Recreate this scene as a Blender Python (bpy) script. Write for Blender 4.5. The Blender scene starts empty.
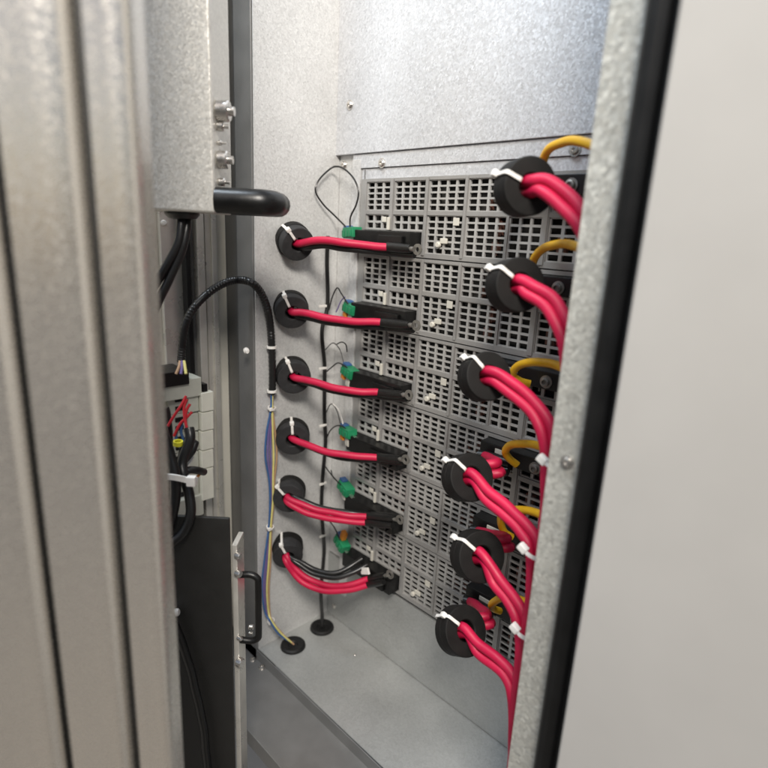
import bpy, bmesh, math, random
from mathutils import Vector, Matrix
random.seed(7)
scn = bpy.context.scene
COL = scn.collection

# ------------------------------------------------------------------ camera solved from the photo's vanishing points
F = 564.0; C0 = 384.0
RX = Vector((0.70810589, 0.21566026, -0.67236649))
RY = Vector((0.70438148, -0.14922816, 0.69395798))
RZ = Vector((0.04932315, -0.96499824, -0.25757644))
CAM = Vector((0.57836735, -0.49526263, 0.57293245))
def ray(px, py):
    v = Vector((px - C0, py - C0, F))
    return Vector((RX.dot(v), RY.dot(v), RZ.dot(v)))
def at_ax(px, py, ax, val):
    r = ray(px, py); t = (val - CAM[ax]) / r[ax]
    return CAM + r * t
def aX(px, py, v): return at_ax(px, py, 0, v)
def aY(px, py, v): return at_ax(px, py, 1, v)
def aZ(px, py, v): return at_ax(px, py, 2, v)
def aD(px, py, d): return CAM + ray(px, py) * (d / F)
def depth(p): return (p - CAM).dot(Vector((RX[2], RY[2], RZ[2])))
WH = Vector((RX[2], RY[2], 0)).normalized()      # horizontal forward
UH = Vector((WH.y, -WH.x, 0))                    # horizontal right
def aW(px, py, w):
    r = ray(px, py); return CAM + r * (w / r.dot(WH))
def colW(px, w):
    p = aW(px, 384, w); return Vector((p.x, p.y, 0))
def colY(px, Y):
    p = aY(px, 384, Y); return Vector((p.x, p.y, 0))

cam_d = bpy.data.cameras.new('camera'); cam = bpy.data.objects.new('camera', cam_d); COL.objects.link(cam)
m = Matrix(((RX[0], -RX[1], -RX[2], CAM.x), (RY[0], -RY[1], -RY[2], CAM.y), (RZ[0], -RZ[1], -RZ[2], CAM.z), (0, 0, 0, 1)))
cam.matrix_world = m
cam_d.sensor_width = 36; cam_d.lens = F / 768 * 36
cam_d.clip_start = 0.01; cam_d.clip_end = 500
cam_d.dof.use_dof = True; cam_d.dof.focus_distance = 0.60; cam_d.dof.aperture_fstop = 4.0
scn.camera = cam

# ------------------------------------------------------------------ materials
def mat(name, col, rough=0.5, metal=0.0, var=0.0, vscale=40, bump=0.0, bscale=300, spec=0.5, coat=0.0):
    mt = bpy.data.materials.new(name); mt.use_nodes = True
    nt = mt.node_tree; b = nt.nodes['Principled BSDF']
    b.inputs['Roughness'].default_value = rough; b.inputs['Metallic'].default_value = metal
    b.inputs['Specular IOR Level'].default_value = spec
    b.inputs['Coat Weight'].default_value = coat
    tc = nt.nodes.new('ShaderNodeTexCoord')
    c = nt.nodes.new('ShaderNodeRGB'); c.outputs[0].default_value = (*col, 1)
    if var > 0:
        n = nt.nodes.new('ShaderNodeTexNoise'); n.inputs['Scale'].default_value = vscale; n.inputs['Detail'].default_value = 5
        nt.links.new(tc.outputs['Object'], n.inputs['Vector'])
        mr = nt.nodes.new('ShaderNodeMapRange'); mr.inputs['From Min'].default_value = .3; mr.inputs['From Max'].default_value = .7
        mr.inputs['To Min'].default_value = 1 - var; mr.inputs['To Max'].default_value = 1 + var
        nt.links.new(n.outputs['Fac'], mr.inputs['Value'])
        mx = nt.nodes.new('ShaderNodeVectorMath'); mx.operation = 'SCALE'
        nt.links.new(c.outputs[0], mx.inputs[0]); nt.links.new(mr.outputs[0], mx.inputs['Scale'])
        nt.links.new(mx.outputs[0], b.inputs['Base Color'])
        mr2 = nt.nodes.new('ShaderNodeMapRange'); mr2.inputs['To Min'].default_value = max(.05, rough - .12); mr2.inputs['To Max'].default_value = min(1, rough + .12)
        nt.links.new(n.outputs['Fac'], mr2.inputs['Value']); nt.links.new(mr2.outputs[0], b.inputs['Roughness'])
    else:
        nt.links.new(c.outputs[0], b.inputs['Base Color'])
    if bump > 0:
        n2 = nt.nodes.new('ShaderNodeTexNoise'); n2.inputs['Scale'].default_value = bscale; n2.inputs['Detail'].default_value = 4
        nt.links.new(tc.outputs['Object'], n2.inputs['Vector'])
        bp = nt.nodes.new('ShaderNodeBump'); bp.inputs['Strength'].default_value = bump; bp.inputs['Distance'].default_value = .001
        nt.links.new(n2.outputs['Fac'], bp.inputs['Height']); nt.links.new(bp.outputs[0], b.inputs['Normal'])
    return mt

def galv(name, col, rough=0.42, metal=0.6, cell=380, amp=0.10, tilt=0.25, warp=0.004, cloud=.07):
    """galvanised sheet: zinc spangle cells with their own shade, gloss and slight tilt, plus soft cloudy patches"""
    mt = bpy.data.materials.new(name); mt.use_nodes = True
    nt = mt.node_tree; L = nt.links; N = nt.nodes; b = N['Principled BSDF']
    tc = N.new('ShaderNodeTexCoord')
    nz = N.new('ShaderNodeTexNoise'); nz.inputs['Scale'].default_value = cell * .8; nz.inputs['Detail'].default_value = 2
    L.new(tc.outputs['Object'], nz.inputs['Vector'])
    ad = N.new('ShaderNodeVectorMath'); ad.operation = 'MULTIPLY_ADD'
    ad.inputs[1].default_value = (warp,) * 3
    L.new(nz.outputs['Color'], ad.inputs[0]); L.new(tc.outputs['Object'], ad.inputs[2])
    vo = N.new('ShaderNodeTexVoronoi'); vo.inputs['Scale'].default_value = cell
    L.new(ad.outputs[0], vo.inputs['Vector'])
    sp = N.new('ShaderNodeSeparateColor'); L.new(vo.outputs['Color'], sp.inputs[0])
    cl = N.new('ShaderNodeTexNoise'); cl.inputs['Scale'].default_value = 9; cl.inputs['Detail'].default_value = 4
    L.new(tc.outputs['Object'], cl.inputs['Vector'])
    m1 = N.new('ShaderNodeMapRange'); m1.inputs['To Min'].default_value = 1 - amp; m1.inputs['To Max'].default_value = 1 + amp
    L.new(sp.outputs[0], m1.inputs['Value'])
    m2 = N.new('ShaderNodeMapRange'); m2.inputs['From Min'].default_value = .3; m2.inputs['From Max'].default_value = .7
    m2.inputs['To Min'].default_value = 1 - cloud; m2.inputs['To Max'].default_value = 1 + cloud
    L.new(cl.outputs['Fac'], m2.inputs['Value'])
    mu = N.new('ShaderNodeMath'); mu.operation = 'MULTIPLY'; L.new(m1.outputs[0], mu.inputs[0]); L.new(m2.outputs[0], mu.inputs[1])
    sc = N.new('ShaderNodeVectorMath'); sc.operation = 'SCALE'; sc.inputs[0].default_value = col
    L.new(mu.outputs[0], sc.inputs['Scale']); L.new(sc.outputs[0], b.inputs['Base Color'])
    m3 = N.new('ShaderNodeMapRange'); m3.inputs['To Min'].default_value = rough - .1; m3.inputs['To Max'].default_value = rough + .12
    L.new(sp.outputs[1], m3.inputs['Value']); L.new(m3.outputs[0], b.inputs['Roughness'])
    b.inputs['Metallic'].default_value = metal
    # each spangle tilts a little
    ge = N.new('ShaderNodeNewGeometry')
    sb = N.new('ShaderNodeVectorMath'); sb.operation = 'SUBTRACT'; sb.inputs[1].default_value = (.5, .5, .5)
    L.new(vo.outputs['Color'], sb.inputs[0])
    s2 = N.new('ShaderNodeVectorMath'); s2.operation = 'SCALE'; s2.inputs['Scale'].default_value = tilt
    L.new(sb.outputs[0], s2.inputs[0])
    a2 = N.new('ShaderNodeVectorMath'); a2.operation = 'ADD'; L.new(ge.outputs['Normal'], a2.inputs[0]); L.new(s2.outputs[0], a2.inputs[1])
    nn = N.new('ShaderNodeVectorMath'); nn.operation = 'NORMALIZE'; L.new(a2.outputs[0], nn.inputs[0])
    L.new(nn.outputs[0], b.inputs['Normal'])
    return mt

M = {}
M['galv'] = galv('galvanised_sheet', (.60, .61, .63), .5, .4, cell=620, amp=.09, tilt=.20)
M['galv_wall'] = galv('galvanised_wall', (.61, .61, .60), .5, .25, cell=620, amp=.085, tilt=.2)
M['galv_post'] = galv('galvanised_post', (.50, .50, .46), .45, .4, cell=420, amp=.14, tilt=.22)
M['galv_front'] = galv('galvanised_front', (.66, .625, .57), .22, .8, cell=700, amp=.02, tilt=.03, cloud=.015)
M['galv_box'] = galv('galvanised_box', (.68, .66, .61), .42, .35, cell=620, amp=.09, tilt=.14)
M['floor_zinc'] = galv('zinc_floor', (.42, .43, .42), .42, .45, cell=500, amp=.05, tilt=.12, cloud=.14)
M['grey_steel'] = mat('darker_grey_steel', (.19, .19, .187), .42, .3, .10, 30, .05)  # steel in a darker grey than the galvanised sheets
M['rail'] = mat('zinc_rail', (.78, .76, .70), .30, .55, .08, 40, .04)
M['cream'] = mat('cream_sheet', (.86, .83, .73), .55, .1, .06, 20, .03)
M['door'] = mat('pale_door_paint', (.42, .412, .395), .36, 0, .05, 9, .10, 900)
M['plate'] = mat('charcoal_powder_coat', (.018, .0175, .016), .55, .0, .10, 60, .15, 1500)
M['plastic'] = mat('grey_module_plastic', (.33, .325, .315), .33, .25, .06, 50, .06, 800)
M['grille'] = mat('grey_grille_plastic', (.46, .455, .44), .33, .25, .08, 80, .05, 800)
M['inside'] = mat('module_inside', (.012, .011, .010), .8, 0, .3, 60)
M['board'] = mat('inner_board', (.10, .095, .085), .6, 0, .4, 90)
M['copper'] = mat('copper_tape', (.25, .12, .09), .5, .2, .2, 90)
M['black'] = mat('black_plastic', (.006, .006, .006), .36, 0, .2, 80, .08, 900)
M['rubber'] = mat('black_rubber', (.009, .009, .009), .5, 0, .25, 60, .1, 700, .3)
M['ferrite'] = mat('ferrite_grey', (.030, .030, .031), .6, 0, .22, 120, .15, 1400, .25)
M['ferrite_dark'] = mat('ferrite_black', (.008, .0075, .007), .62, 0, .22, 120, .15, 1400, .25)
M['red'] = mat('red_cable_jacket', (.49, .006, .050), .50, 0, .14, 35, .06, 300)
M['blackcable'] = mat('black_cable_jacket', (.012, .012, .012), .34, 0, .15, 60, .05, 400)
M['yellow'] = mat('yellow_cable_jacket', (.84, .47, .014), .40, 0, .08, 60, .06, 300)
M['white'] = mat('white_nylon', (.78, .76, .72), .45, 0, .04, 90)
M['label'] = mat('pale_label', (.60, .58, .51), .6, 0, .05, 60)
M['term'] = mat('pale_terminal_plastic', (.56, .57, .50), .45, 0, .06, 60)
M['marker'] = mat('terminal_marker', (.80, .80, .70), .5, 0, .04, 60)
M['steel'] = mat('bright_steel', (.62, .60, .57), .28, .9, .12, 200)
M['dullsteel'] = mat('dull_steel', (.30, .29, .27), .4, .8, .2, 200)
M['green'] = mat('green_connector', (.014, .21, .09), .42, 0, .12, 120)
M['blue'] = mat('blue_wire', (.04, .11, .27), .45, 0, .1, 100)
M['violet'] = mat('violet_wire', (.16, .12, .30), .45, 0, .1, 100)
M['tan'] = mat('tan_wire', (.45, .28, .16), .45, 0, .1, 100)
M['lemon'] = mat('lemon_wire', (.68, .62, .22), .45, 0, .1, 100)
M['orange'] = mat('orange_tab', (.72, .25, .03), .5, 0, .1, 100)
M['redwire'] = mat('red_wire', (.50, .02, .03), .42, 0, .1, 100)
M['yellowband'] = mat('yellow_band', (.75, .70, .04), .5)

# ------------------------------------------------------------------ mesh helpers (world coordinates unless a root is given)
class MB:
    def __init__(s): s.bm = bmesh.new()
    def box(s, lo, hi, bev=0.0, seg=2, frame=None):
        lo, hi = Vector(lo), Vector(hi)
        r = bmesh.ops.create_cube(s.bm, size=1)
        vs = r['verts']; c = (lo + hi) / 2; d = hi - lo
        for v in vs: v.co = Vector((v.co.x * d.x + c.x, v.co.y * d.y + c.y, v.co.z * d.z + c.z))
        if bev > 0:
            es = list({e for v in vs for e in v.link_edges})
            r2 = bmesh.ops.bevel(s.bm, geom=es, offset=bev, segments=seg, affect='EDGES', profile=.5)
            vs = list({v for f in r2['faces'] for v in f.verts} | {v for v in vs if v.is_valid})
        if frame is not None:
            for v in vs: v.co = frame @ v.co
        return s
    def prism(s, pts, z0, z1, bev=0.0, seg=3):
        """vertical prism over a horizontal polygon"""
        a = [s.bm.verts.new((p[0], p[1], z0)) for p in pts]; b = [s.bm.verts.new((p[0], p[1], z1)) for p in pts]
        n = len(pts); fs = []
        for i in range(n): fs.append(s.bm.faces.new((a[i], a[(i + 1) % n], b[(i + 1) % n], b[i])))
        fs.append(s.bm.faces.new(a[::-1])); fs.append(s.bm.faces.new(b))
        bmesh.ops.recalc_face_normals(s.bm, faces=fs)
        if bev > 0:
            es = [e for e in s.bm.edges if e.is_valid and (e.verts[0] in a and e.verts[1] in b or e.verts[1] in a and e.verts[0] in b)]
            bmesh.ops.bevel(s.bm, geom=es, offset=bev, segments=seg, affect='EDGES', profile=.5)
        return s
    def cyl(s, p, q, r, n=20, r2=None, bev=0.0):
        p, q = Vector(p), Vector(q); ax = (q - p); L = ax.length; ax.normalize()
        pr = [(r, 0.0), (r2 if r2 is not None else r, L)]
        if bev > 0: pr = [(r - bev, 0), (r, bev), (r, L - bev), (r - bev, L)]
        return s.lathe(p, ax, [(0, 0)] + pr + [(0, L)], n)
    def lathe(s, p, ax, prof, n=28, closed=False):
        """profile of (radius, distance along axis)"""
        p = Vector(p); ax = Vector(ax).normalized()
        t = Vector((0, 0, 1)) if abs(ax.z) < .9 else Vector((1, 0, 0))
        u = ax.cross(t).normalized(); w = ax.cross(u)
        rings = []
        for (r, h) in prof:
            if r <= 1e-7: rings.append([s.bm.verts.new(p + ax * h)])
            else: rings.append([s.bm.verts.new(p + ax * h + (u * math.cos(2 * math.pi * k / n) + w * math.sin(2 * math.pi * k / n)) * r) for k in range(n)])
        pairs = list(zip(rings, rings[1:]))
        if closed: pairs.append((rings[-1], rings[0]))
        fs = []
        for a, b in pairs:
            for k in range(n):
                k2 = (k + 1) % n
                if len(a) == 1 and len(b) == 1: continue
                if len(a) == 1: fs.append(s.bm.faces.new((a[0], b[k2], b[k])))
                elif len(b) == 1: fs.append(s.bm.faces.new((a[k], a[k2], b[0])))
                else: fs.append(s.bm.faces.new((a[k], a[k2], b[k2], b[k])))
        bmesh.ops.recalc_face_normals(s.bm, faces=fs)
        return s
    def tube(s, pts, r, n=14, sub=8, cap=True, ribs=0.0, rfun=None, wob=0.0):
        P = spline(pts, sub)
        if wob > 0:
            ph = [random.uniform(0, 6.28) for _ in range(6)]; s_ = 0
            for i in range(1, len(P) - 1):
                s_ += (P[i] - P[i - 1]).length
                P[i] = P[i] + Vector([r * wob * (math.sin(s_ * 75 + ph[k]) + .5 * math.sin(s_ * 170 + ph[k + 3])) for k in range(3)])
        rings = []; up = None
        for i, p in enumerate(P):
            t = (P[min(i + 1, len(P) - 1)] - P[max(i - 1, 0)]).normalized()
            if up is None: up = t.orthogonal().normalized()
            up = (up - t * up.dot(t)).normalized(); w = t.cross(up)
            rr = r * (1 + (ribs if i % 2 else -ribs))
            if rfun: rr *= rfun(i / (len(P) - 1))
            rings.append([s.bm.verts.new(p + (up * math.cos(2 * math.pi * k / n) + w * math.sin(2 * math.pi * k / n)) * rr) for k in range(n)])
        fs = []
        for a, b in zip(rings, rings[1:]):
            for k in range(n): fs.append(s.bm.faces.new((a[k], a[(k + 1) % n], b[(k + 1) % n], b[k])))
        if cap: fs += [s.bm.faces.new(rings[0][::-1]), s.bm.faces.new(rings[-1])]
        bmesh.ops.recalc_face_normals(s.bm, faces=fs)
        return s
    def strap(s, pts, nrm, w, t, sub=6):
        """flat band along pts; nrm = width direction per point or one vector"""
        P = spline(pts, sub); rings = []
        for i, p in enumerate(P):
            tg = (P[min(i + 1, len(P) - 1)] - P[max(i - 1, 0)]).normalized()
            wd = (Vector(nrm) - tg * Vector(nrm).dot(tg)).normalized(); h = tg.cross(wd)
            rings.append([s.bm.verts.new(p + wd * a * w / 2 + h * b * t / 2) for a, b in ((-1, -1), (1, -1), (1, 1), (-1, 1))])
        fs = []
        for a, b in zip(rings, rings[1:]):
            for k in range(4): fs.append(s.bm.faces.new((a[k], a[(k + 1) % 4], b[(k + 1) % 4], b[k])))
        fs += [s.bm.faces.new(rings[0][::-1]), s.bm.faces.new(rings[-1])]
        bmesh.ops.recalc_face_normals(s.bm, faces=fs)
        return s
    def perf(s, xs, zs, solid, y0, y1):
        """plate in the XZ plane between y0 (front) and y1 with real holes"""
        V = {}
        def v(i, j, k):
            if (i, j, k) not in V: V[(i, j, k)] = s.bm.verts.new((xs[i], (y0, y1)[k], zs[j]))
            return V[(i, j, k)]
        nx, nz = len(xs) - 1, len(zs) - 1; fs = []
        S = lambda i, j: 0 <= i < nx and 0 <= j < nz and solid(i, j)
        for i in range(nx):
            for j in range(nz):
                if not S(i, j): continue
                fs.append(s.bm.faces.new((v(i, j, 0), v(i + 1, j, 0), v(i + 1, j + 1, 0), v(i, j + 1, 0))))
                fs.append(s.bm.faces.new((v(i, j, 1), v(i, j + 1, 1), v(i + 1, j + 1, 1), v(i + 1, j, 1))))
                for di, dj, a, b in ((-1, 0, (i, j), (i, j + 1)), (1, 0, (i + 1, j + 1), (i + 1, j)), (0, -1, (i + 1, j), (i, j)), (0, 1, (i, j + 1), (i + 1, j + 1))):
                    if not S(i + di, j + dj):
                        fs.append(s.bm.faces.new((v(*a, 0), v(*b, 0), v(*b, 1), v(*a, 1))))
        bmesh.ops.recalc_face_normals(s.bm, faces=fs)
        return s
    def build(s, name, m, parent=None, origin=None, smooth=35, local=False):
        """local=True: the vertices are already in the parent's frame; otherwise world coordinates"""
        me = bpy.data.meshes.new(name)
        off = Vector((0, 0, 0))
        if not local:
            if parent is not None: off = root_loc(parent)
            elif origin is not None: off = Vector(origin)
        if off.length: bmesh.ops.translate(s.bm, verts=s.bm.verts, vec=-off)
        s.bm.normal_update()
        lim = math.radians(smooth)
        for f in s.bm.faces: f.smooth = True
        for e in s.bm.edges:
            if len(e.link_faces) == 2 and e.calc_face_angle(0) > lim: e.smooth = False
        s.bm.to_mesh(me); s.bm.free()
        me.materials.append(m)
        o = bpy.data.objects.new(name, me); COL.objects.link(o)
        wn = o.modifiers.new('weighted_normal', 'WEIGHTED_NORMAL'); wn.keep_sharp = True; wn.weight = 100
        if parent is not None: o.parent = parent
        elif origin is not None: o.location = origin
        return o

def root_loc(o):
    l = Vector((0, 0, 0))
    while o is not None: l += o.location; o = o.parent
    return l
def spline(pts, sub):
    P = [Vector(p) for p in pts]
    if sub <= 1 or len(P) < 3: 
        if len(P) == 2 and sub > 1: return [P[0].lerp(P[1], i / sub) for i in range(sub + 1)]
        return P
    out = []
    E = [P[0] * 2 - P[1]] + P + [P[-1] * 2 - P[-2]]
    for i in range(1, len(E) - 2):
        a, b, c, d = E[i - 1], E[i], E[i + 1], E[i + 2]
        for k in range(sub):
            t = k / sub
            out.append(.5 * ((2 * b) + (c - a) * t + (2 * a - 5 * b + 4 * c - d) * t * t + (3 * b - a - 3 * c + d) * t ** 3))
    out.append(P[-1]); return out
def tag(o, label=None, cat=None, group=None, kind=None):
    if label: o['label'] = label
    if cat: o['category'] = cat
    if group: o['group'] = group
    if kind: o['kind'] = kind
    return o
def empty(name, loc, label, cat, group=None):
    o = bpy.data.objects.new(name, None); COL.objects.link(o); o.location = loc; o.empty_display_size = .02
    return tag(o, label, cat, group)
def screw(p, ax, r=.0048, h=.003, parent=None, name='screw', washer=True):
    p, ax = Vector(p), Vector(ax).normalized()
    mb = MB()
    prof = []
    if washer: prof = [(0, 0), (r * 1.35, 0), (r * 1.35, .0008), (r, .0008)]
    else: prof = [(0, 0), (r, 0)]
    prof += [(r, h * .6), (r * .8, h * .95), (r * .5, h), (r * .42, h), (r * .38, h * .45), (0, h * .45)]
    mb.lathe(p, ax, prof, 18)
    return mb.build(name, M['steel'], parent)

ORD = ['topmost', 'second from the top', 'third from the top', 'fourth from the top', 'fifth from the top', 'lowest']

# ------------------------------------------------------------------ the cabinet enclosure
cab = empty('steel_cabinet', (0, 0, 0), 'galvanised steel cabinet interior with pale walls and floor around the module stack', 'cabinet')
ZT = 1.05
YF = -0.124
# left wall: sheet with its rolled front edge
MB().prism([(0, YF), (0, .01), (-.0015, .01), (-.0015, YF)], -.0, ZT).build('side_panel', M['galv_wall'], cab)
# back wall behind everything, base panel below the modules
MB().box((-.001, .012, -.02), (.62, .016, ZT)).build('back_panel', M['galv'], cab)
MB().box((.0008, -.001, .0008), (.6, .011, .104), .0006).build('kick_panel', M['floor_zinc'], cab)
# corner strip, rack upright, header sheets
MB().box((.0008, .001, .106), (.0285, .010, .664), .0005).build('corner_strip', M['galv_wall'], cab)
MB().box((.0295, -.004, .05), (.0440, .009, .658), .0008).build('rack_upright', M['galv_wall'], cab)
MB().box((-.0002, -.006, .6640), (.60, .009, ZT), .0008).build('header_panel', M['galv'], cab)
MB().box((.0302, -.0035, .6475), (.60, .009, .6634), .0004).build('header_strip', M['galv'], cab)
MB().box((.0450, -.0015, .6315), (.60, .009, .6469), .0006).build('header_lip', M['galv'], cab)
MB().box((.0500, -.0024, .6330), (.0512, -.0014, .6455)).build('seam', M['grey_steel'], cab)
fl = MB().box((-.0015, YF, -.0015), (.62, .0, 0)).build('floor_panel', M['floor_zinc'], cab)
# front sill below the floor edge and the grey upright left of the side wall
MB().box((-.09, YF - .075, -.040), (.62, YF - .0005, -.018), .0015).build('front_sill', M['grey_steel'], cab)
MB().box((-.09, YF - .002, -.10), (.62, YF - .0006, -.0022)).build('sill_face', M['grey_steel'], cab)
for px, py in ((250, 662), (284, 663)):
    pass
# screws on the back wall and floor
for px, py, Yv in ((350, 105, -.006), (382, 163, -.0035), (575, 150, -.0035), (344, 165, .001)):
    screw(aY(px, py, Yv), (0, -1, 0), .0042, .003, cab)
screw(aZ(355, 655, 0), (0, 0, 1), .0016, .001, cab, washer=False)
screw(aY(334, 606, -.001), (0, -1, 0), .003, .002, cab)
# cable grommets in the floor
for (px, py) in ((293, 646), (322, 628)):
    p = aZ(px, py, 0)
    MB().lathe(p, (0, 0, 1), [(0, .0012), (.006, .0012), (.0075, .003), (.0150, .0045), (.0172, .003), (.0178, 0.0002), (0, .0002)], 32).build('cable_grommet', M['rubber'], cab)
# upright steps left of the wall edge (faces the front)
x250 = 0
post = MB()
pa = aY(250.5, 384, YF - .002); pb = aY(239, 384, YF - .002); pc = aY(222, 384, YF + .020)
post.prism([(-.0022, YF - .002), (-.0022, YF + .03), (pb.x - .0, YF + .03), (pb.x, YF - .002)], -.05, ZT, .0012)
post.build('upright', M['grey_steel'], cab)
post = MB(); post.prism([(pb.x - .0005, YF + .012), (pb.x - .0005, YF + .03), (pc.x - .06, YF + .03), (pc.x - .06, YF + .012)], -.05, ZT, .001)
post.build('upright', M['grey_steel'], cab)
# front post on the right with its screw
YP = -.150
pl, pr_ = colY(558.5, YP), colY(590.5, YP)
MB().prism([(pl.x, YP), (pr_.x + .03, YP), (pr_.x + .03, YP + .0018), (pl.x + .0018, YP + .0018), (pl.x + .0018, YP + .03), (pl.x, YP + .03)], -.25, ZT, .0007).build('front_post', M['galv_post'], cab)
sc_ = screw(aY(567.5, 462, YP), (0, -1, 0), .0036, .003, cab)
# far right side wall (closes the cabinet behind the post)
MB().box((.56, YP + .035, -.02), (.5615, .011, ZT)).build('side_panel', M['galv'], cab)

# ------------------------------------------------------------------ door on the right with its gasket
YD = -.190
dl = colY(618, YD)
door = empty('cabinet_door', (dl.x, YD, 0), 'smooth pale grey cabinet door edged with a thick black seal, right of the opening', 'door')
MB().prism([(dl.x, YD), (dl.x + .55, YD), (dl.x + .55, YD + .022), (dl.x, YD + .022)], -.35, ZT, .0015).build('door_panel', M['door'], door)
gl = colY(590, YP - .012)
g = MB()
gx0 = colY(589.5, YP - .010).x; gx1 = dl.x + .012
g.prism([(gx0, YP - .0015), (gx0, YP - .009), (gx0 + .003, YP - .0125), (gx0 + .008, YP - .0140), (gx0 + .0135, YP - .0125), (gx0 + .016, YP - .010), (gx0 + .0175, YP - .012), (gx1, YP - .0155), (gx1, YP - .0015)], -.35, ZT, .0006)
g.build('door_seal', M['rubber'], door)

# ------------------------------------------------------------------ blurred frame profile in the left foreground
frame = empty('door_frame', colW(60, .24), 'blurred stepped metal door frame standing closest at the left', 'door frame')
def fw(px): return 1 / (1 / .255 + (px + 75) / 228 * (1 / .285 - 1 / .255))          # the frame recedes towards the opening
def flange(pxa, pxb, th, bev, back=0.0, bow=.0022):
    a, b = colW(pxa, fw(pxa) + back), colW(pxb, fw(pxb) + back)
    n = 14; pts = []
    for k in range(n + 1):
        t = k / n; e = min(t, 1 - t) * (b - a).length / bev          # rolled edges and a shallow roll-formed bow
        lip = 0 if e >= 1 else bev * (1 - math.sqrt(max(0, 1 - (1 - e) ** 2)))
        pts.append(a.lerp(b, t) + WH * (lip - bow * math.sin(math.pi * t) ** 1 + bow * .8 * math.sin(2 * math.pi * t) * .5))
    MB().prism(pts + [b + WH * th, a + WH * th], -.35, ZT).build('flange', M['galv_front'], frame, smooth=50)
flange(-90, 13.5, .0060, .0034)
flange(23.5, 98, .0060, .0034, .001)
flange(107, 153, .014, .0030, .001)
a, b = colW(-90, fw(-90) + .0085), colW(112, fw(112) + .0085)
MB().prism([a, b, b + WH * .003, a + WH * .003], -.35, ZT).build('frame_web', M['plate'], frame)

# ------------------------------------------------------------------ side bay left of the wall edge
bayx = -.085
bay = empty('side_bay', (bayx, -.25, 0), 'cream backed side bay with bright vertical rails between frame and grey upright', 'bay')
MB().box((bayx - .003, -.42, -.1), (bayx, YF + .011, ZT)).build('bay_panel', M['cream'], bay)
def vrail(pxa, pxb, X0, th, m_, name='rail'):
    a = aX(pxa, 384, X0); b = aX(pxb, 384, X0)
    MB().prism([(X0, a.y), (X0, b.y), (X0 - th, b.y), (X0 - th, a.y)], -.1, ZT, .0008).build(name, m_, bay)
vrail(216, 221, -.060, .022, M['rail'])
vrail(209.5, 215.5, -.064, .018, M['rail'])
vrail(202, 209, -.060, .022, M['rail'])
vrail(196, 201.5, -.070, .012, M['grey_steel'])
vrail(191.0, 195.5, -.060, .012, M['rubber'], 'rubber_strip')
for (px, py, X0) in ((164, 223, -.08), (156, 327, -.07), (246, 350, -.002)):
    p = aX(px, py, X0); 
    MB().cyl(p, p + Vector((.006, -.003, 0)), .0035, 12, bev=.0008).cyl(p + Vector((.006, -.003, 0)), p + Vector((.011, -.005, 0)), .0018, 10).build('stud', M['white'], bay)

# ------------------------------------------------------------------ galvanised box with cable gland and side handle, upper left
WB = .50
bxr = colW(219.6, WB); bot = aW(180, 211.5, WB).z
box = empty('metal_box', (bxr.x, bxr.y, bot), 'speckled galvanised box with black handle and bolts on its right end', 'box')
bl = colW(100, WB)
def fr(o): return Matrix(((UH.x, WH.x, 0, o[0]), (UH.y, WH.y, 0, o[1]), (0, 0, 1, o[2]), (0, 0, 0, 1)))
FB = fr((bxr.x, bxr.y, bot))
MB().box((-.12, 0, 0), (0, .055, .42), .0025, 3, FB).build('body', M['galv_box'], box)
pg = aW(182, 213, WB + .02)
MB().lathe((pg.x, pg.y, bot), (0, 0, -1), [(0, 0), (.0150, 0), (.0150, .002), (.012, .0055), (.007, .0062), (0, .0062)], 24).build('cable_gland', M['black'], box)
# handle lying level, its near arm seen from the side
h = MB()
k = aW(230, 200.5, WB).z - bot
h.tube([(0, .006, k), (.030, .006, k), (.040, .008, k), (.046, .016, k), (.046, .03, k), (.046, .042, k), (.040, .050, k), (.030, .052, k), (0, .052, k)], .0108, 16, 6)
bmesh.ops.transform(h.bm, matrix=FB, verts=h.bm.verts)
h.build('handle', M['black'], box)
for py, r, L in ((108, .0085, .011), (124, .0040, .006), (158, .0075, .009), (181, .0035, .006), (141, .0022, .004)):
    z = aW(222, py, WB).z - bot
    p = FB @ Vector((0, .012, z)); q = FB @ Vector((L, .012, z))
    s_ = MB(); s_.cyl(p, q, r, 18, bev=.001); s_.cyl(q, FB @ Vector((L + .004, .012, z)), r * .45, 12)
    s_.build('bolt', M['steel'], box)

# ------------------------------------------------------------------ charcoal plate unit with U handle, lower left
WP = .47
pr2 = colW(226.0, WP); ptop = aW(205, 517.5, WP).z
plate = empty('charcoal_unit', (pr2.x, pr2.y, ptop - .3), 'charcoal coated unit with black upright grab handle at its right end', 'unit')
FP = fr((pr2.x, pr2.y, ptop))
MB().box((-.09, 0, -.42), (0, .004, 0), .0012, 2, FP).build('cover_plate', M['plate'], plate)
MB().box((.0003, .0045, -.42), (.0055, .03, -.030), .0008, 2, FP).build('end_flange', M['rail'], plate)
def pz(py): return aW(236, py, WP).z - ptop
zt, zb = pz(582), pz(648)
h = MB(); Lh = .0235
h.tube([(.005, .012, zt), (Lh - .007, .012, zt + .0005), (Lh - .001, .012, zt - .003), (Lh, .012, zt - .009), (Lh, .012, (zt + zb) / 2), (Lh, .012, zb + .009), (Lh - .001, .012, zb + .003), (Lh - .007, .012, zb - .0005), (.005, .012, zb)], .0034, 14, 7)
bmesh.ops.transform(h.bm, matrix=FP, verts=h.bm.verts)
h.build('handle', M['black'], plate)
for px, py, r in ((231, 557, .0030), (232.5, 575, .0034), (238, 664, .0046), (236, 640, .002)):
    z = pz(py); p = FP @ Vector((.004, .004, z)); q = FP @ Vector((.0095, .001, z))
    s_ = MB(); s_.cyl(p, q, r, 16, bev=.0008); s_.build('bolt', M['steel'], plate)
s_ = MB(); p = aW(249, 627, WP + .06)
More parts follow.
